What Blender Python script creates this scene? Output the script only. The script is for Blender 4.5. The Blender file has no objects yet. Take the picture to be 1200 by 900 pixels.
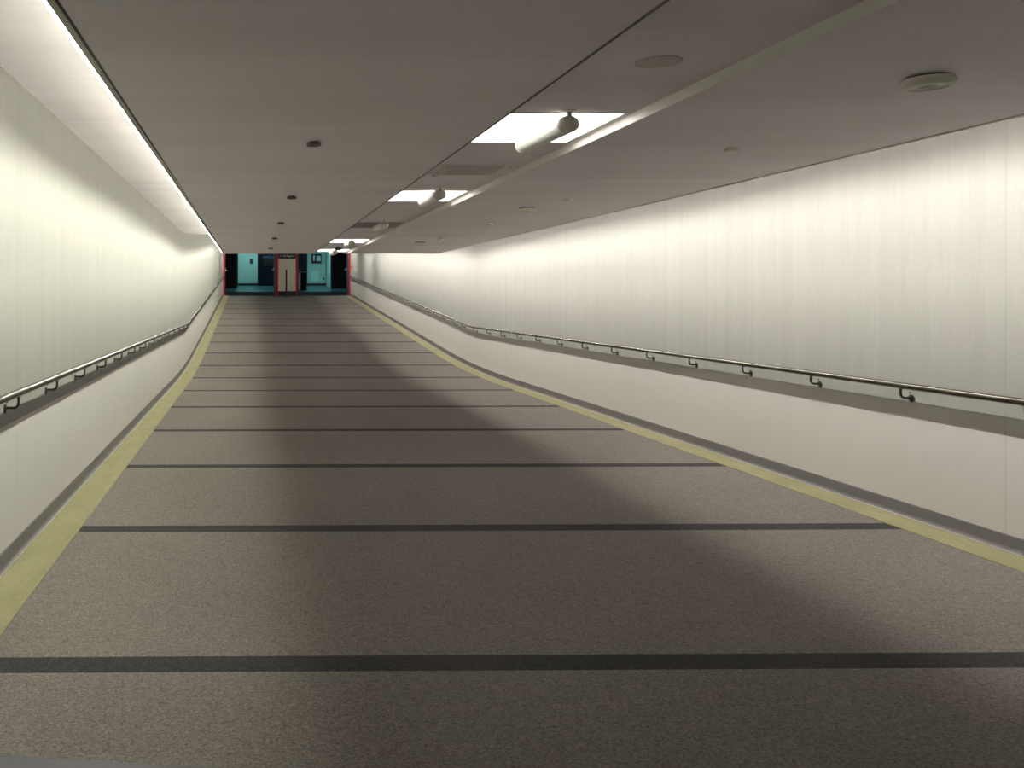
import bpy, bmesh, math, random
from mathutils import Vector, Matrix
random.seed(7)
SC = bpy.context.scene
COL = SC.collection
PI = math.pi

# ---------------------------------------------------------------- geometry of the place
ZC = 2.707                    # eye height above the level far floor
M = 0.071                     # slope of the near ramp
YF = 17.0                     # where the ramp meets the level part
YE = 39.0                     # end of the passage
Y0 = -3.0                     # where the passage starts behind the viewer
XL, XR = -1.38, 4.44          # side walls
ANG = -math.atan(M)

def zf(y):
    a = 2.5
    if y <= YF - a: return M * (YF - y)
    if y >= YF + a: return 0.0
    return M * (YF + a - y) ** 2 / (4 * a)
def zk(y): return M * max(0.0, YF - y)
def cz(y): return 2.36 + M * max(0.0, YF - y)
def tilt(y): return ANG if y < YF else 0.0

# ---------------------------------------------------------------- materials
def mat(name, color, rough=0.6, metal=0.0, emit=None, strength=0.0):
    m = bpy.data.materials.new(name); m.use_nodes = True
    b = m.node_tree.nodes['Principled BSDF']
    b.inputs['Base Color'].default_value = (*color, 1)
    b.inputs['Roughness'].default_value = rough
    b.inputs['Metallic'].default_value = metal
    if emit:
        b.inputs['Emission Color'].default_value = (*emit, 1)
        b.inputs['Emission Strength'].default_value = strength
    return m

class NT:
    def __init__(s, m):
        s.t = m.node_tree; s.n = s.t.nodes; s.b = s.n['Principled BSDF']
        s.co = s.n.new('ShaderNodeTexCoord').outputs['Object']
    def link(s, a, b): s.t.links.new(a, b)
    def mapping(s, scale):
        n = s.n.new('ShaderNodeMapping'); n.inputs['Scale'].default_value = scale
        s.link(s.co, n.inputs['Vector']); return n.outputs['Vector']
    def noise(s, scale, vec=None, detail=3.0, rough=0.5):
        n = s.n.new('ShaderNodeTexNoise'); n.inputs['Scale'].default_value = scale
        n.inputs['Detail'].default_value = detail; n.inputs['Roughness'].default_value = rough
        s.link(vec if vec is not None else s.co, n.inputs['Vector']); return n.outputs['Fac']
    def math(s, op, a, b=None, clamp=False):
        n = s.n.new('ShaderNodeMath'); n.operation = op; n.use_clamp = clamp
        for i, v in enumerate((a, b)):
            if v is None: continue
            if isinstance(v, (int, float)): n.inputs[i].default_value = v
            else: s.link(v, n.inputs[i])
        return n.outputs[0]
    def range(s, v, a, b, c, d):
        n = s.n.new('ShaderNodeMapRange')
        for i, x in enumerate((a, b, c, d)): n.inputs[i + 1].default_value = x
        s.link(v, n.inputs[0]); return n.outputs[0]
    def axis(s, k):
        n = s.n.new('ShaderNodeSeparateXYZ'); s.link(s.co, n.inputs[0]); return n.outputs[k]
    def mix(s, f, a, b, mode='MIX'):
        n = s.n.new('ShaderNodeMix'); n.data_type = 'RGBA'; n.blend_type = mode
        if isinstance(f, (int, float)): n.inputs[0].default_value = f
        else: s.link(f, n.inputs[0])
        for i, v in ((6, a), (7, b)):
            if isinstance(v, tuple): n.inputs[i].default_value = (*v, 1)
            else: s.link(v, n.inputs[i])
        return n.outputs[2]
    def gray(s, v):
        n = s.n.new('ShaderNodeCombineColor')
        for i in range(3): s.link(v, n.inputs[i])
        return n.outputs[0]
    def color(s, c): s.link(c, s.b.inputs['Base Color'])
    def bump(s, h, strength, dist=0.002):
        n = s.n.new('ShaderNodeBump'); n.inputs['Strength'].default_value = strength
        n.inputs['Distance'].default_value = dist
        s.link(h, n.inputs['Height']); s.link(n.outputs[0], s.b.inputs['Normal'])
    def lines(s, coord, period, offset, width):
        # 1 on thin lines repeated along a coordinate
        a = s.math('SUBTRACT', coord, offset - period * 20)
        a = s.math('MODULO', a, period)
        lo = s.math('LESS_THAN', a, width / 2)
        hi = s.math('GREATER_THAN', a, period - width / 2)
        return s.math('MAXIMUM', lo, hi)

def wall_material(name, col, streak):
    m = mat(name, col, 0.75); t = NT(m)
    st = t.noise(1.0, t.mapping((7, 7, 0.05)), 4, 0.6)
    fine = t.noise(1.0, t.mapping((60, 60, 4)), 2)
    f = t.math('ADD', t.range(st, 0.3, 0.7, 1 - streak, 1 + streak), t.range(fine, 0.3, 0.7, -streak / 2, streak / 2))
    joint = t.lines(t.axis('Y'), 4.99, 9.98, 0.012)
    f = t.math('MULTIPLY', f, t.range(joint, 0, 1, 1.0, 0.92))
    c = t.mix(1.0, col, t.gray(f), 'MULTIPLY')
    if streak < .03:   # painted lower wall: thin short scratches left by trolleys
        sc = t.noise(1.0, t.mapping((3, 2.2, 42)), 2, 0.6)
        sp = t.noise(1.3, None, 2, 0.5)
        scuff = t.math('MULTIPLY', t.range(sc, 0.70, 0.74, 0, 1), t.range(sp, 0.55, 0.62, 0, 1))
        c = t.mix(t.math('MULTIPLY', scuff, 0.3), c, (0.25, 0.24, 0.23))
    t.color(c); t.bump(fine, 0.15, 0.002)
    return m

def ceiling_material():
    m = mat('ceiling_panel', (0.925, 0.872, 0.92), 0.8); t = NT(m)
    n = t.noise(1.0, t.mapping((0.25, 2.0, 1)), 4, 0.6)
    f = t.range(n, 0.3, 0.7, 0.93, 1.05)
    seam = t.lines(t.axis('Y'), 2.55, 4.93, 0.008)
    f = t.math('MULTIPLY', f, t.range(seam, 0, 1, 1.0, 0.86))
    t.color(t.mix(1.0, (0.925, 0.872, 0.92), t.gray(f), 'MULTIPLY'))
    return m

def carpet_material():
    m = mat('carpet', (0.15, 0.14, 0.12), 0.95); t = NT(m)
    fine = t.noise(95, None, 3, 0.75)
    mid = t.noise(28, None, 3, 0.6)
    big = t.noise(1.0, t.mapping((0.7, 0.45, 1)), 3, 0.55)
    f = t.math('MULTIPLY', t.range(fine, 0.3, 0.7, 0.5, 1.5), t.range(mid, 0.3, 0.7, 0.9, 1.1))
    f = t.math('MULTIPLY', f, t.range(big, 0.3, 0.7, 0.92, 1.08))
    stripe = t.lines(t.axis('Y'), 2.04, 3.49, 0.15)
    c = t.mix(stripe, CARPET, STRIPE)
    t.color(t.mix(1.0, c, t.gray(f), 'MULTIPLY'))
    t.bump(fine, 0.5, 0.004)
    return m
CARPET = (0.182, 0.166, 0.153); STRIPE = (0.048, 0.047, 0.048)

def yellow_material():
    m = mat('yellow_edging', (0.275, 0.26, 0.148), 0.85); t = NT(m)
    fine = t.noise(150, None, 3, 0.7)
    wear = t.noise(3.0, t.mapping((3, 1, 1)), 3, 0.6)
    f = t.math('MULTIPLY', t.range(fine, 0.3, 0.7, 0.75, 1.25), t.range(wear, 0.3, 0.7, 0.88, 1.08))
    t.color(t.mix(1.0, (0.275, 0.26, 0.148), t.gray(f), 'MULTIPLY'))
    t.bump(fine, 0.4, 0.003)
    return m

def steel_material():
    m = mat('brushed_steel', (0.12, 0.108, 0.093), 0.24, 1.0); t = NT(m)
    n = t.noise(1.0, t.mapping((90, 2, 90)), 3)
    t.link(t.range(n, 0.3, 0.7, 0.22, 0.27), t.b.inputs['Roughness'])
    return m

def speckle(name, color, rough, amount=0.06, scale=30, metal=0.0):
    m = mat(name, color, rough, metal); t = NT(m)
    f = t.range(t.noise(scale, None, 3), 0.3, 0.7, 1 - amount, 1 + amount)
    t.color(t.mix(1.0, color, t.gray(f), 'MULTIPLY'))
    return m

TUBE_E, PANEL_E, ROOM_E = 250.0, 4.0, 32.0
LTILT = math.radians(44)
MT = dict(
    wall=wall_material('wall_fabric', (0.318, 0.313, 0.295), 0.045), paint=wall_material('wall_paint', (0.59, 0.575, 0.555), 0.012), ceil=ceiling_material(), carpet=carpet_material(), yellow=yellow_material(),
    base=speckle('rubber_base', (0.145, 0.135, 0.14), 0.55), foot=speckle('base_lip', (0.27, 0.25, 0.22), 0.4),
    steel=steel_material(), dsteel=speckle('dark_steel', (0.06, 0.055, 0.05), 0.4, 0.1, 40, 0.8),
    trim=speckle('grey_aluminium', (0.42, 0.40, 0.36), 0.5), shield=speckle('reflector', (0.35, 0.34, 0.31), 0.6),
    tube_left=mat('tube_glow_left', (0.9, 0.9, 0.88), 0.4, 0, (1.0, 1.0, 0.83), TUBE_E * 0.98), tube_right=mat('tube_glow_right', (0.9, 0.9, 0.88), 0.4, 0, (1.0, 0.97, 0.875), TUBE_E),
    reflector=speckle('reflector_white', (0.85, 0.85, 0.80), 0.5), cap=speckle('tube_cap', (0.6, 0.6, 0.58), 0.4),
    panel=mat('panel_glow', (0.9, 0.9, 0.88), 0.4, 0, (1.0, 0.97, 0.90), PANEL_E),
    dull=speckle('unlit_diffuser', (0.26, 0.25, 0.25), 0.5),
    vent=speckle('vent_back', (0.6, 0.57, 0.56), 0.6), frame=speckle('panel_frame', (0.80, 0.78, 0.75), 0.5, 0.0),
    white=speckle('white_enamel', (0.88, 0.87, 0.81), 0.4, 0.03), greycap=speckle('grey_cap', (0.74, 0.71, 0.66), 0.5),
    plate=speckle('grey_plate', (0.66, 0.61, 0.60), 0.7), darkplate=speckle('dark_plate', (0.13, 0.12, 0.13), 0.6),
    offwhite=speckle('off_white_plastic', (0.84, 0.82, 0.76), 0.45, 0.03), sensor=speckle('sensor_face', (0.40, 0.37, 0.34), 0.6),
    black=speckle('black_plastic', (0.012, 0.012, 0.014), 0.35), red=speckle('red_paint', (0.42, 0.008, 0.018), 0.45),
    beige=speckle('beige_laminate', (0.85, 0.79, 0.68), 0.6), navy=speckle('navy_paint', (0.006, 0.007, 0.015), 0.5),
    teal=speckle('teal_paint', (0.36, 0.60, 0.56), 0.6, 0.03, 3), tealfloor=speckle('teal_floor', (0.03, 0.12, 0.15), 0.35, 0.15, 8),
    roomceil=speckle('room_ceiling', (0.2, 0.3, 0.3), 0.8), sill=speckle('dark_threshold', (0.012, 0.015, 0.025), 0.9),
    purple=speckle('plum_frame', (0.05, 0.02, 0.06), 0.5), slate=speckle('slate_metal', (0.09, 0.10, 0.16), 0.4, 0.05, 20, 0.5),
    satin=speckle('satin_metal', (0.78, 0.75, 0.72), 0.45, 0.03), letter=speckle('white_letters', (0.75, 0.75, 0.78), 0.5),
    blue=speckle('blue_panel', (0.012, 0.045, 0.09), 0.5), paleteal=speckle('pale_teal', (0.45, 0.72, 0.70), 0.5),
    orange=speckle('orange_plastic', (0.75, 0.16, 0.03), 0.4), lilac=speckle('lilac_grey_metal', (0.095, 0.094, 0.112), 0.55),
    roomlamp=mat('room_lamp_glow', (0.9, 0.9, 0.9), 0.4, 0, (0.60, 1.0, 0.97), ROOM_E),
)

for k, v in (('sill', .05), ('tealfloor', .3), ('navy', .15), ('carpet', .1), ('yellow', .15)): MT[k].node_tree.nodes['Principled BSDF'].inputs['Specular IOR Level'].default_value = v

# ---------------------------------------------------------------- mesh helpers
def obj(name, bm, m, parent=None, smooth=False):
    me = bpy.data.meshes.new(name)
    bmesh.ops.recalc_face_normals(bm, faces=bm.faces[:])
    bm.to_mesh(me); bm.free()
    if smooth is not False:
        for p in me.polygons: p.use_smooth = True
        if smooth is not True: me.set_sharp_from_angle(angle=math.radians(smooth))
    me.materials.append(m if not isinstance(m, str) else MT[m])
    o = bpy.data.objects.new(name, me); COL.objects.link(o)
    if parent is not None: o.parent = parent
    return o
def tag(o, label, cat, group=None):
    o['label'] = label; o['category'] = cat
    if group: o['group'] = group
    return o
def thing(name, label, cat, loc=(0, 0, 0), rx=0.0, rz=0.0, group=None):
    o = bpy.data.objects.new(name, None); COL.objects.link(o)
    o.location = loc; o.rotation_euler = (rx, 0, rz); o.empty_display_size = 0.1
    return tag(o, label, cat, group)
def struct(o, label=None, cat=None):
    o['kind'] = 'structure'
    if label: o['label'] = label; o['category'] = cat
    return o
def dup(root, loc, rx, label, rz=None):
    r = root.copy(); COL.objects.link(r); r.location = loc
    r.rotation_euler = (rx, 0, root.rotation_euler.z if rz is None else rz); r['label'] = label
    for ch in list(root.children):
        c = ch.copy(); COL.objects.link(c); c.parent = r
        for g in ch.children:
            d = g.copy(); COL.objects.link(d); d.parent = c
    return r

def box(bm, x0, x1, y0, y1, z0, z1):
    v = [bm.verts.new((x, y, z)) for z in (z0, z1) for y in (y0, y1) for x in (x0, x1)]
    for f in ((0, 1, 3, 2), (4, 6, 7, 5), (0, 4, 5, 1), (2, 3, 7, 6), (0, 2, 6, 4), (1, 5, 7, 3)):
        bm.faces.new([v[i] for i in f])
    return bm
def bx(*a): return box(bmesh.new(), *a)
def bevel(bm, w, seg=2):
    bmesh.ops.bevel(bm, geom=bm.edges[:], offset=w, segments=seg, affect='EDGES', profile=0.7); return bm
def extrude(profile, ys, zfun, bm=None):
    """closed x-z profile carried along y, its z raised by zfun(y)"""
    bm = bm or bmesh.new(); rings = []
    for y in ys:
        z = zfun(y); rings.append([bm.verts.new((px, y, pz + z)) for px, pz in profile])
    n = len(profile)
    for a, b in zip(rings, rings[1:]):
        for i in range(n): bm.faces.new((a[i], a[(i + 1) % n], b[(i + 1) % n], b[i]))
    bm.faces.new(rings[0]); bm.faces.new(rings[-1][::-1])
    return bm
def tube(bm, pts, r, seg=12):
    pts = [Vector(p) for p in pts]; rings = []
    rr = r if isinstance(r, (list, tuple)) else [r] * len(pts)
    up = None
    for i, p in enumerate(pts):
        d = ((pts[i + 1] - p).normalized() if i + 1 < len(pts) else Vector()) + ((p - pts[i - 1]).normalized() if i else Vector())
        d.normalize()
        if up is None: up = d.orthogonal().normalized()
        else: up = (up - d * up.dot(d)).normalized()
        s = d.cross(up)
        rings.append([bm.verts.new(p + (up * math.cos(a) + s * math.sin(a)) * rr[i]) for a in [2 * PI * k / seg for k in range(seg)]])
    for a, b in zip(rings, rings[1:]):
        for i in range(seg): bm.faces.new((a[i], a[(i + 1) % seg], b[(i + 1) % seg], b[i]))
    bm.faces.new(rings[0]); bm.faces.new(rings[-1][::-1])
    return bm
def lathe(bm, prof, seg=32, axis='Z'):
    """profile of (radius, height) turned about z (or y)"""
    rings = []
    def P(r, a, h): return (r * math.cos(a), r * math.sin(a), h) if axis == 'Z' else (r * math.cos(a), h, r * math.sin(a))
    for r, h in prof:
        if r < 1e-6: rings.append([bm.verts.new(P(0, 0, h))])
        else: rings.append([bm.verts.new(P(r, 2 * PI * k / seg, h)) for k in range(seg)])
    for a, b in zip(rings, rings[1:]):
        if len(a) == 1 and len(b) == 1: continue
        for i in range(seg):
            j = (i + 1) % seg
            if len(a) == 1: bm.faces.new((a[0], b[i], b[j]))
            elif len(b) == 1: bm.faces.new((a[i], a[j], b[0]))
            else: bm.faces.new((a[i], a[j], b[j], b[i]))
    for e in (rings[0], rings[-1]):
        if len(e) > 1: bm.faces.new(e)
    return bm

# ---------------------------------------------------------------- the passage shell
YS = [Y0, 6, 12, 14] + [14.5 + 0.25 * k for k in range(21)] + [21, 26, 32, YE]   # follows the floor's curve
YC = [Y0, YF, YE]                                                                 # ceiling: one sharp fold

struct(obj('floor', extrude([(XL - .1, 0), (XR + .1, 0), (XR + .1, -.25), (XL - .1, -.25)], YS, zf), 'carpet'))
def wall_mesh(xa, xb):
    """fabric above, smooth paint below a line just under the handrail"""
    bm = bmesh.new(); rings = []
    for y in sorted(set(YS + [YF])):
        zb, zm, zt = zf(y) - .05, zk(y) + .785, cz(y) + .45
        rings.append([bm.verts.new(c) for c in ((xa, y, zb), (xb, y, zb), (xb, y, zm), (xb, y, zt), (xa, y, zt))])
    for a, b in zip(rings, rings[1:]):
        for i in range(5):
            f = bm.faces.new((a[i], a[(i + 1) % 5], b[(i + 1) % 5], b[i])); f.material_index = 1 if i == 1 else 0
    bm.faces.new(rings[0]); bm.faces.new(rings[-1][::-1]); return bm
for o in (struct(obj('wall_left', wall_mesh(XL - .15, XL), 'wall')), struct(obj('wall_right', wall_mesh(XR + .15, XR), 'wall'))):
    o.data.materials.append(MT['paint'])
struct(obj('wall_back', bx(XL - .15, XR + .15, Y0 - .15, Y0, 1.0, 4.4), 'wall'))

LL, LR = -0.565, 3.625            # free edges of the lowered ceiling
RL, RR_, RZ = 1.205, 1.875, 0.045 # long recessed strip that holds the panels
CV = 0.40                         # height of the side coves above it
prof = [(XL, CV), (LL, CV), (LL, 0), (RL, 0), (RL, RZ), (RR_, RZ), (RR_, 0), (LR, 0), (LR, CV), (XR, CV), (XR, CV + .15), (XL, CV + .15)]
struct(obj('ceiling', extrude(prof, YC, cz), 'ceil'))

for side, x0, s in (('left', XL, 1), ('right', XR, -1)):
    e = [(x0, .004), (x0 + s * .26, .004), (x0 + s * .26, -.01), (x0, -.01)]
    struct(obj('trim_1' if s > 0 else 'trim_2', extrude(e, YS, zf), 'yellow'))
    b = [(x0, 0), (x0 + s * .030, 0), (x0 + s * .022, .006), (x0 + s * .012, .016), (x0 + s * .008, .03), (x0 + s * .007, .096), (x0 + s * .004, .1), (x0, .1)]
    struct(obj('baseboard_' + side, extrude(b, YS, zf), 'base'))
    c = [(x0 + s * .022, 0), (x0 + s * .034, 0), (x0 + s * .034, .007), (x0 + s * .022, .009)]
    struct(obj('trim_3' if s > 0 else 'trim_4', extrude(c, YS, zf), 'foot'))
    # slim metal edge on the ceiling that carries and shields the cove tubes
    L = LL if s > 0 else LR
    g = .009 if s > 0 else .001    # shadow gap, open on one side only
    t = [(L, .060), (L - s * g, .060), (L - s * g, -.004), (L - s * .033, -.004), (L - s * .033, .085), (L, .085)]
    struct(obj('trim_5' if s > 0 else 'trim_6', extrude(t, YC, cz), 'trim'))
struct(obj('trim_14', extrude([(RL - .010, -.002), (RL + .001, -.002), (RL + .001, RZ), (RL - .010, .001)], YC, cz), 'darkplate'))
# bright edge strip along the recess
struct(obj('trim_7', extrude([(RR_ - .006, -.003), (RR_, -.003), (RR_, RZ), (RR_ - .006, RZ)], YC, cz), 'frame'))

# ---------------------------------------------------------------- fluorescent tubes in the coves
def make_strip(label, group, s):
    t = thing('linear_light', label, 'light', group=group)
    w, a = .009, s * LTILT                       # glowing face looks down, turned a little to the wall
    def rot(bm):
        bmesh.ops.rotate(bm, verts=bm.verts[:], matrix=Matrix.Rotation(a, 3, 'Y')); return bm
    hs = bmesh.new()
    box(hs, -w - .002, w + .002, -.60, .60, .003, .018); box(hs, -w - .002, -w, -.60, .60, -.001, .003); box(hs, w, w + .002, -.60, .60, -.001, .003)
    obj('housing', rot(hs), 'cap', t)
    glow = 'tube_left' if s > 0 else 'tube_right'
    obj('diffuser', rot(bx(-w, w, -.597, .597, 0, .003)), glow, t)
    td = bx(-.0013, .0013, -.597, .597, .024, .026)  # unseen slab added to glow upward and brighten the cove
    bmesh.ops.rotate(td, verts=td.verts[:], matrix=Matrix.Rotation(-s * math.radians(8), 3, 'Y'))
    obj('cove_fill', td, glow, t)
    xf = -s * .031
    obj('reflector', bx(min(xf, xf - s * .0015), max(xf, xf - s * .0015), -.60, .60, -.001, .026), 'reflector', t)
    for e in (-1, 1): obj('end_cap', rot(bx(-w - .002, w + .002, e * .598 - .003, e * .598 + .003, -.0015, .018)), 'cap', t)
    return t
for side, L, s in (('left', LL, 1), ('right', LR, -1)):
    lab = 'thin glowing linear light in the slot between ceiling edge and %s wall' % side
    grp = 'linear lights along the %s cove' % side
    first = None
    y = 2.75
    while y < YE - .4:
        gap = any(abs(y - g) < .62 for g in (31.4, 35.3))
        if not gap:
            j = random.uniform(-.003, .004)
            loc = (L - s * (.050 + j), y, cz(y) + .045)
            if first is None:
                first = make_strip(lab, grp, s); first.location = loc; first.rotation_euler.x = tilt(y)
            else: dup(first, loc, tilt(y), lab)
        y += 1.22
        if YF - .6 < y < YF + .6: y = YF + .62

# ---------------------------------------------------------------- handrails
def make_bracket(parent, loc, rz, rx):
    pts = [(0, 0, -.012), (0, 0, -.058), (.004, 0, -.070), (.013, 0, -.079), (.025, 0, -.083), (.070, 0, -.083)]
    bm = tube(bmesh.new(), pts, .0075, 10)
    box(bm, -.012, .012, -.028, .028, -.021, -.016)
    b = obj('bracket', bm, 'dsteel', parent, 40)
    bm = lathe(bmesh.new(), [(0, 0), (.026, 0), (.026, .005), (.020, .008), (0, .008)], 20)
    bmesh.ops.rotate(bm, verts=bm.verts[:], matrix=Matrix.Rotation(-PI / 2, 3, 'Y'))
    bmesh.ops.translate(bm, verts=bm.verts[:], vec=(.075, 0, -.088))
    tube(bm, [(.066, 0, -.055), (.060, 0, -.045)], .004, 8)
    obj('wall_plate', bm, 'dsteel', b, 40)
    b.location = loc; b.rotation_euler = (0, 0, rz)
    return b
for side, x, hz, rz, ph in (('left', XL + .075, .968, PI, 4.755), ('right', XR - .075, .90, 0, 5.71)):
    h = thing('handrail', 'long brushed steel handrail on brackets along the %s wall' % side, 'handrail', (x, 0, 0))
    ya, yb = Y0 + .3, YE - .35
    sgn = 1 if rz == 0 else -1
    P = [(sgn * .073, ya, zk(ya) + hz), (sgn * .02, ya, zk(ya) + hz), (0, ya + .03, zk(ya) + hz)]
    P += [(0, y, zk(y) + hz) for y in (4, 10, YF - .12)] + [(0, YF, hz + .002)] + [(0, YF + .12, hz), (0, 28, hz), (0, yb - .03, hz)]
    P += [(sgn * .02, yb, hz), (sgn * .073, yb, hz)]
    obj('rail', tube(bmesh.new(), P, .021, 24), 'steel', h, 50)
    first = None
    y = ph - 8 * .93
    while y < yb - .2:
        if y > ya + .2:
            loc = (0, y, zk(y) + hz)
            if first is None: first = make_bracket(h, loc, rz, 0)
            else:
                c = first.copy(); COL.objects.link(c); c.parent = h; c.location = loc
                for g in first.children:
                    d = g.copy(); COL.objects.link(d); d.parent = c
        y += .93

# ---------------------------------------------------------------- things on the ceiling
def on_ceiling(x, y, up=0.0): return (x, y, cz(y) + up)
# panels in the recessed strip: origin at the middle of the panel, on the recess
PX = 1.54; PW = .60; PL = .80
def make_panel(label, lit=True):
    t = thing('ceiling_light' if lit else 'ceiling_panel', label, 'ceiling light', group='square panels in the ceiling recess')
    bm = bmesh.new(); w, l = PW / 2, PL / 2
    for a in ((-w, w, -l, -l + .015), (-w, w, l - .015, l), (-w, -w + .015, -l + .015, l - .015), (w - .015, w, -l + .015, l - .015)):
        box(bm, *a, -.004, .0)
    obj('frame', bm, 'frame' if lit else 'plate', t)
    obj('diffuser', bx(-w + .015, w - .015, -l + .015, l - .015, -.003, .0), 'panel' if lit else 'dull', t)
    return t
names = ['glowing white ceiling panel, the nearest and largest one in the recess', 'glowing white ceiling panel, second lit one down the recess',
         None, 'small glowing ceiling panel, third lit one, just past the dark panel', 'small glowing ceiling panel, the farthest one beside the black dome']
p0 = None
for k, lab in enumerate(names):
    y = 4.57 + 3.07 * k
    if k == 4: y = 16.55
    loc = on_ceiling(PX, y, RZ)
    if lab is None:
        q = make_panel('dark unlit ceiling panel between the second and third glowing panels', False); q.location = loc; q.rotation_euler.x = tilt(y)
    elif p0 is None:
        p0 = make_panel(lab); p0.location = loc; p0.rotation_euler.x = tilt(y)
    else: dup(p0, loc, tilt(y), lab)
for k in range(7): dup(p0, on_ceiling(PX, 19.6 + 2.9 * k, RZ), 0, 'glowing white ceiling panel over the level stretch past the ramp')

def make_spot(label):
    t = thing('spotlight', label, 'spotlight', group='white cylinders hanging from the ceiling recess')
    bm = lathe(bmesh.new(), [(0, 0), (.034, 0), (.034, -.004), (.012, -.008), (0, -.008)], 24)
    tube(bm, [(0, 0, -.004), (0, 0, -.03)], .011, 12)
    obj('stem', bm, 'greycap', t, 40)
    r, zc_ = .044, -.064
    body = lathe(bmesh.new(), [(.043, .03), (r, .04), (r, .70), (r + .002, .702), (r + .002, .716), (r - .004, .72), (r - .006, .705), (0, .70)], 32, 'Y')
    b = obj('body', body, 'white', t, 35); b.location = (0, 0, zc_); b.rotation_euler.x = math.radians(1.4)
    cap = lathe(bmesh.new(), [(0, -.032), (.016, -.030), (.032, -.018), (.042, 0), (.0465, .012), (.0465, .03), (.043, .032), (0, .032)], 32, 'Y')
    bmesh.ops.scale(cap, vec=(1.13, 1.0, .90), verts=cap.verts[:])
    obj('end_cap', cap, 'greycap', b, 40)
    rim = lathe(bmesh.new(), [(r + .0015, .68), (r + .0035, .684), (r + .0035, .69), (r + .0015, .694)], 32, 'Y')
    obj('rim_ring', rim, 'greycap', b, 40)
    return t
sl = ['white cylinder spotlight with grey end cap under the nearest glowing panel', 'white cylinder spotlight under the second glowing panel',
      'dim pale cylinder spotlight under the dark unlit panel', 'small white cylinder spotlight under the third glowing panel',
      'small white cylinder spotlight under the farthest glowing panel']
s0 = None
for k, lab in enumerate(sl):
    y = (4.13, 7.0, 10.0, 13.3, 16.0)[k]; loc = on_ceiling(PX - .005, y, RZ)
    if s0 is None: s0 = make_spot(lab); s0.location = loc; s0.rotation_euler.x = tilt(y)
    else: dup(s0, loc, tilt(y), lab)

# black dome camera
t = thing('dome_camera', 'small black dome hanging between the last two glowing ceiling panels', 'camera', on_ceiling(1.56, 15.62, RZ), ANG)
obj('mount', lathe(bmesh.new(), [(0, 0), (.07, 0), (.07, -.015), (0, -.015)], 24), 'black', t, 40)
obj('dome', lathe(bmesh.new(), [(.066, -.015), (.062, -.030), (.05, -.045), (.028, -.055), (0, -.058)], 24), 'black', t, 40)

# air vent: shallow box let into the recess, open below
t = thing('air_vent', 'square recessed air vent with pale end strips between the first two panels', 'vent', on_ceiling(PX, 6.03, RZ), ANG)
bm = bmesh.new()
for a in ((-.25, .25, -.22, -.205), (-.25, .25, .205, .22), (-.25, -.235, -.205, .205), (.235, .25, -.205, .205)): box(bm, *a, -.010, 0)
obj('frame', bm, 'ceil', t)
obj('grille_back', bx(-.235, .235, -.205, .205, -.002, 0), 'vent', t)
bm = bmesh.new()
for k in range(4):
    y = -.15 + .1 * k
    v = [bm.verts.new(p) for p in ((-.2, y, -.004), (.2, y, -.004), (.2, y + .05, -.014), (-.2, y + .05, -.014), (-.2, y, -.002), (.2, y, -.002), (.2, y + .05, -.012), (-.2, y + .05, -.012))]
    for f in ((0, 1, 2, 3), (7, 6, 5, 4), (0, 4, 5, 1), (1, 5, 6, 2), (2, 6, 7, 3), (3, 7, 4, 0)): bm.faces.new([v[i] for i in f])
obj('blade', bm, 'vent', t)
for x0, x1 in ((-.235, -.223), (-.212, -.200), (.200, .230)): obj('end_strip', bx(x0, x1, -.2, .2, -.032, -.002), 'offwhite', t)

# thin round disc, slightly darker than the recess, near the viewer
tag(obj('dark_disc', lathe(bmesh.new(), [(0, 0), (.085, 0), (.085, -.003), (.075, -.005), (0, -.005)], 32), 'plate'),
    'faint dark round disc in the ceiling recess, before the nearest panel', 'cover plate')
o = bpy.data.objects['dark_disc']; o.location = on_ceiling(1.56, 3.27, RZ); o.rotation_euler.x = ANG

# smoke detectors on the lowered ceiling to the right
def make_detector(label):
    t = thing('smoke_detector', label, 'smoke detector', group='smoke detectors on the ceiling')
    obj('base', lathe(bmesh.new(), [(0, 0), (.070, 0), (.070, -.012), (0, -.012)], 40), 'darkplate', t, 40)
    obj('housing', lathe(bmesh.new(), [(.060, -.008), (.086, -.010), (.093, -.018), (.094, -.026), (.090, -.036), (.080, -.043), (.070, -.044), (.066, -.040)], 40), 'offwhite', t, 50)
    obj('sensor', lathe(bmesh.new(), [(.069, -.026), (.068, -.038), (.03, -.040), (0, -.0405)], 40), 'sensor', t, 40)
    return t
d0 = None
for lab, x, y in (('large round smoke detector on the ceiling, nearest the viewer', 2.636, 3.31),
                  ('smaller round smoke detector on the ceiling, second in its row', 2.63, 8.19), ('tiny round smoke detector on the ceiling, last before the fold', 2.62, 13.4)):
    loc = on_ceiling(x, y)
    if d0 is None: d0 = make_detector(lab); d0.location = loc; d0.rotation_euler.x = ANG
    else: dup(d0, loc, ANG, lab)

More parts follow.
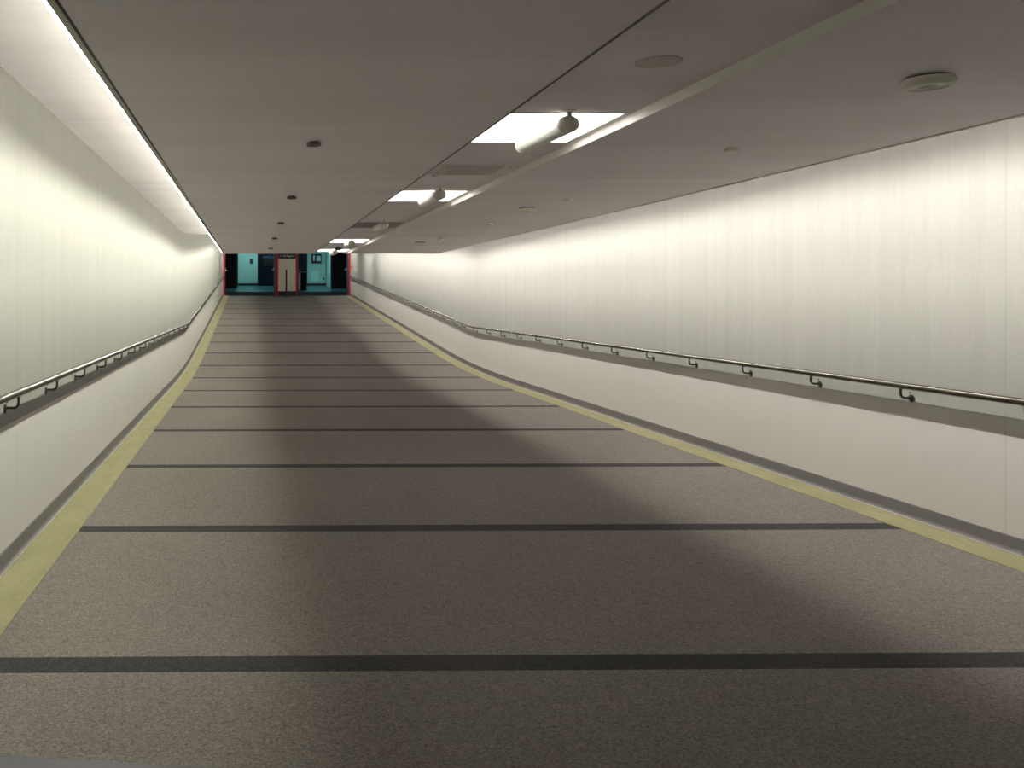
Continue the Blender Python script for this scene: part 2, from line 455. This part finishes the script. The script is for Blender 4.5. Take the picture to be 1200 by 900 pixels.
# flush sprinkler covers, all white; second row's shade is put into its colour
def cover(m, r):
    return obj('sprinkler_cover', lathe(bmesh.new(), [(0, .002), (r * .8, .002), (r * .8, -.005), (r, -.005), (r, -.020), (r * .93, -.023), (0, -.023)], 28), m, None, 40)
first = None
for k, w in enumerate(('nearest and largest', 'second', 'third', 'fourth, almost at the fold')):
    y = 4.91 + 2.55 * k; o = cover('white', .042) if first is None else first.copy()
    if first is None: first = o
    else: COL.objects.link(o)
    o.location = on_ceiling(2.77, y); o.rotation_euler.x = ANG
    tag(o, 'white flush sprinkler cover near the smoke detectors, %s of row' % w, 'sprinkler cover', 'white sprinkler covers')
first = None
for k, w in enumerate(('nearest and largest', 'second', 'third', 'fourth', 'fifth, almost at the fold')):
    y = 4.73 + 2.55 * k; o = cover('darkplate', .040) if first is None else first.copy()
    if first is None: first = o
    else: COL.objects.link(o)
    o.location = on_ceiling((.334, .326, .315, .308, .305)[k], y); o.rotation_euler.x = ANG
    tag(o, 'flush sprinkler cover darkened for shade, in wide plain ceiling, %s of row' % w, 'sprinkler cover', 'sprinkler covers darkened for shade')

# ---------------------------------------------------------------- floor plate at the viewer's feet
pts = [(XL + .001, 2.845), (-.26, 2.715), (.6, 2.61), (.6, 2.2), (XL + .001, 2.2)]
bm = bmesh.new()
lo = [bm.verts.new((x, y, zf(y))) for x, y in pts]; hi = [bm.verts.new((x, y, zf(y) + .012)) for x, y in pts]
bm.faces.new(hi); bm.faces.new(lo[::-1])
for i in range(5): bm.faces.new((lo[i], lo[(i + 1) % 5], hi[(i + 1) % 5], hi[i]))
tag(obj('floor_plate', bm, 'lilac'), 'smooth lilac-grey metal plate on the carpet beside the yellow strip, at bottom corner', 'floor plate')

# ---------------------------------------------------------------- end of the passage: frames, pier, room beyond
struct(obj('trim_8', bx(XL - .02, XL + .075, YE, YE + .14, 0, 2.36), 'red'))
struct(obj('trim_9', bx(XR - .075, XR + .02, YE, YE + .14, 0, 2.36), 'red'))
struct(obj('wall_header', bx(-2.4, 5.9, YE + .001, YE + .15, 2.36, 3.1), 'navy'))
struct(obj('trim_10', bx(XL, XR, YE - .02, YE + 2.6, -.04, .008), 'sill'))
RB = 47.0
struct(obj('floor_room', bx(-2.4, 5.9, YE, RB + .2, -.1, 0.0), 'tealfloor'))
struct(obj('ceiling_room', bx(-2.4, 5.9, YE + .15, RB + .2, 2.7, 2.8), 'roomceil'))
struct(obj('wall_room_left', bx(-2.4, -2.2, YE + .15, 44.7, 0, 2.7), 'navy'))
struct(obj('wall_room_right', bx(5.7, 5.9, YE + .15, 44.3, 0, 2.7), 'navy'))
struct(obj('wall_room_back', bx(-.9, 4.02, RB, RB + .2, 0, 2.7), 'teal'))
struct(obj('wall_recess_left', bx(-2.4, -.85, 44.7, RB, 0, 2.7), 'navy'))
struct(obj('wall_recess_right', bx(4.0, 5.9, 44.3, RB, 0, 2.7), 'teal'))
struct(obj('wall_side_left', bx(-2.4, XL - .15, YE, YE + .15, 0, 2.7), 'navy'))
struct(obj('wall_side_right', bx(XR + .15, 5.9, YE, YE + .15, 0, 2.7), 'navy'))
struct(obj('baseboard_room_left', bx(-.85, 1.22, RB - .02, RB, 0, .12), 'black'))
struct(obj('baseboard_room_right', bx(2.44, 4.0, RB - .02, RB, 0, .12), 'black'))
struct(obj('baseboard_recess_left', bx(-2.2, -.85, 44.68, 44.7, 0, .1), 'black'))
struct(obj('trim_11', bx(3.985, 4.0, RB - .10, RB, 0, 2.7), 'navy'))

def lever(parent, x, y, z, sx, along):
    bm = lathe(bmesh.new(), [(0, 0), (.028, 0), (.028, .008), (0, .008)], 16)
    if along == 'x':  # sticks out along -y, lever runs along x
        bmesh.ops.rotate(bm, verts=bm.verts[:], matrix=Matrix.Rotation(PI / 2, 3, 'X'))
        tube(bm, [(0, -.006, 0), (0, -.05, 0), (sx * .015, -.06, 0), (sx * .13, -.06, 0)], .011, 10)
        box(bm, -.02, .02, -.01, 0, .07, .13)
    else:             # sticks out along x, lever runs along y
        bmesh.ops.rotate(bm, verts=bm.verts[:], matrix=Matrix.Rotation(sx * PI / 2, 3, 'Y'))
        tube(bm, [(sx * .006, 0, 0), (sx * .07, 0, 0), (sx * .10, -.015, 0), (sx * .10, -.13, 0)], .016, 10)
        tube(bm, [(sx * .005, 0, .0), (sx * .03, -.0, .10)], .02, 10)
    o = obj('door_handle', bm, 'satin', parent, 40); o.location = (x, y, z); return o
# four swing doors folded open into the room, edge on to the passage
for n, x0, sx in ((1, XL + .03, 1), (2, .955, -1), (3, 2.035, 1), (4, XR - .075, -1)):
    d = struct(obj('door_%d' % n, bevel(bx(x0, x0 + .045, YE + .15, YE + 1.05, .01, 2.1), .004), 'slate' if n != 1 else 'navy'))
    lever(d, x0 + (.045 if sx > 0 else 0), YE + .92 if n != 1 else YE + .32, 1.13, sx, 'y')
# dark doors in the walls flanking the back of the room
d = struct(obj('door_5', bevel(bx(-1.95, -.95, 44.655, 44.7, 0, 2.1), .005), 'navy'))
obj('door_frame', bx(-.95, -.86, 44.64, 44.70, 0, 2.16), 'purple', d); lever(d, -1.87, 44.655, 1.0, 1, 'x')
d = struct(obj('door_6', bevel(bx(4.1, 5.02, 44.255, 44.3, 0, 2.1), .005), 'navy'))
obj('door_frame', bx(4.01, 4.10, 44.25, 44.30, 0, 2.16), 'purple', d); lever(d, 4.86, 44.255, 1.02, -1, 'x')
struct(obj('wall_door_right', bx(5.02, 5.7, 44.25, 44.3, 0, 2.7), 'navy'))

# pier between the two openings
struct(obj('wall_pier', bx(1.13, 1.93, YE, YE + .3, .2, 2.36), 'beige'))
struct(obj('baseboard_pier', bx(1.13, 1.93, YE - .005, YE + .3, 0, .2), 'black'))
struct(obj('trim_12', bx(1.01, 1.13, YE - .03, YE + .32, 0, 2.36), 'red'))
struct(obj('trim_13', bx(1.93, 2.03, YE - .03, YE + .32, 0, 2.36), 'red'))
t = thing('hanging_sign', 'black sign with white lettering across the top of the beige pier', 'sign', (1.53, YE - .001, 1.69))
obj('board', bx(-.395, .395, -.03, 0, 0, .55), 'black', t)
def text(s, size, parent, loc, m, align='LEFT'):
    cu = bpy.data.curves.new('lettering', 'FONT'); cu.body = s; cu.size = size; cu.align_x = align; cu.extrude = .002
    tmp = bpy.data.objects.new('tmp', cu); COL.objects.link(tmp)
    bpy.context.view_layer.update()
    me = bpy.data.meshes.new_from_object(tmp.evaluated_get(bpy.context.evaluated_depsgraph_get()))
    bpy.data.objects.remove(tmp); bpy.data.curves.remove(cu); me.materials.clear(); me.materials.append(MT[m])
    o = bpy.data.objects.new('lettering', me); COL.objects.link(o); o.parent = parent
    o.location = loc; o.rotation_euler = (PI / 2, 0, 0); return o
text('n  de Regina', .125, t, (0, -.033, .085), 'letter', 'CENTER')

# black post before the pier
t = thing('post', 'thin black post standing in front of the beige pier', 'post', (1.49, YE - .40, 0))
obj('base_plate', lathe(bmesh.new(), [(0, 0), (.11, 0), (.11, .012), (.04, .025), (0, .025)], 24), 'black', t, 40)
obj('pole', lathe(bmesh.new(), [(.033, .02), (.033, 1.15), (.040, 1.16), (.040, 1.19), (.03, 1.205), (0, 1.21)], 20), 'black', t, 40)

# room fittings
t = thing('restroom_sign', 'black sign with pale figure and teal square on the teal wall', 'sign', (3.47, RB - .001, 1.22))
obj('board', bx(-.28, .28, -.025, 0, 0, .52), 'black', t)
bm = lathe(bmesh.new(), [(0, -.030), (.05, -.030), (.05, -.024), (0, -.024)], 20, 'Y'); bmesh.ops.translate(bm, verts=bm.verts[:], vec=(-.135, 0, .385))
pr = [(-.06, .35), (.06, .35), (.022, .25), (.022, .21), (.055, .15), (-.055, .15), (-.022, .21), (-.022, .25)]
a = [bm.verts.new((x - .135, -.030, z)) for x, z in pr]; b = [bm.verts.new((x - .135, -.024, z)) for x, z in pr]
bm.faces.new(a); bm.faces.new(b[::-1])
for i in range(8): bm.faces.new((a[i], a[(i + 1) % 8], b[(i + 1) % 8], b[i]))
obj('pictogram', bm, 'letter', t); obj('square', bx(.0, .23, -.030, -.024, .12, .41), 'paleteal', t)
t = thing('wall_box', 'small black box mounted on the pale teal wall', 'wall box', (-.12, RB - .001, 1.2))
obj('case', bevel(bx(-.075, .075, -.06, 0, 0, .27), .008), 'black', t); obj('screen', bx(-.05, .05, -.064, -.059, .13, .23), 'purple', t)
tag(obj('access_panel', bevel(bx(3.2, 3.62, RB - .012, RB + .002, .22, .78), .004), 'paleteal'), 'faint pale rectangular access panel low on the teal wall under the sign', 'access panel')
t = thing('wall_outlet', 'tiny dark outlet low on the teal wall beside the access panel', 'outlet', (3.86, RB - .001, .32))
obj('plate', bevel(bx(-.04, .04, -.012, 0, 0, .12), .004), 'navy', t); obj('socket', bx(-.02, .02, -.016, -.011, .03, .09), 'black', t)
t = thing('display_cabinet', 'tall dark navy display cabinet with black screen against the back wall', 'cabinet', (.73, RB - .001, 0))
obj('body', bevel(bx(-.50, .50, -.35, 0, 0, 2.2), .01), 'navy', t); obj('screen', bx(-.17, .42, -.36, -.349, 1.10, 1.43), 'black', t)
obj('header_panel', bx(.05, .46, -.36, -.349, 1.45, 1.66), 'blue', t); obj('notice_strip', bx(-.2, .1, -.366, -.349, 1.53, 1.63), 'slate', t)
t = thing('notice_board', 'tall plain dark navy panel on the back wall beside the pier', 'panel', (2.70, RB - .001, 0))
obj('board', bevel(bx(-.26, .26, -.10, 0, 0, 2.3), .006), 'navy', t); obj('frame', bx(.235, .262, -.11, -.099, .1, 2.3), 'black', t)
t = thing('waste_bin', 'waist-high dark bin with one pale edge, behind the right red post', 'bin', (2.5, 43.0, 0))
obj('body', bevel(bx(-.13, .17, -.17, .17, 0, .88), .01), 'navy', t); obj('side_panel', bx(-.21, -.13, -.17, .17, .01, .90), 'offwhite', t)
obj('lid', bevel(bx(-.13, .18, -.18, .18, .88, .93), .01), 'black', t)
t = thing('call_point', 'small orange call point on the right wall by the red frame', 'call point', (XR - .001, 38.25, 1.27))
obj('case', bevel(bx(-.05, 0, -.06, .06, 0, .13), .006), 'orange', t); obj('button', bx(-.056, -.049, -.025, .025, .04, .09), 'red', t)
r0 = None
for x, y, lab in ((.0, 45.6, 'bright square ceiling lamp of the teal room, before the pale wall'), (3.0, 44.3, 'bright square ceiling lamp of the teal room, before the restroom sign')):
    if r0 is None:
        r0 = thing('room_light', lab, 'ceiling light', (x, y, 2.7), group='lamps in the teal room')
        obj('frame', bx(-.32, .32, -.32, .32, -.02, 0), 'frame', r0); obj('diffuser', bx(-.30, .30, -.30, .30, -.026, -.019), 'roomlamp', r0)
    else: dup(r0, (x, y, 2.7), 0, lab)

# ---------------------------------------------------------------- world, camera, view
w = bpy.data.worlds.new('World'); SC.world = w; w.use_nodes = True
w.node_tree.nodes['Background'].inputs[0].default_value = (0.02, 0.02, 0.022, 1)
w.node_tree.nodes['Background'].inputs[1].default_value = 0.2
cam = bpy.data.cameras.new('camera'); co = bpy.data.objects.new('camera', cam); COL.objects.link(co)
psi = 0.6
cam.sensor_width = 36; cam.lens = 30.0
co.location = (0, 0, ZC); co.rotation_euler = (PI / 2, 0, -math.radians(psi))
cam.shift_x = (600 - (297 + 1000 * math.tan(math.radians(psi)))) / 1200
cam.shift_y = -(450 - 277) / 1200
cam.clip_start = .05; cam.clip_end = 200
SC.camera = co
SC.view_settings.view_transform = 'Standard'; SC.view_settings.look = 'None'
SC.view_settings.exposure = 0.13; SC.view_settings.gamma = 1.0
SC.view_settings.use_curve_mapping = False
SC.cycles.max_bounces = 14; SC.cycles.diffuse_bounces = 10
SC.cycles.use_light_tree = True
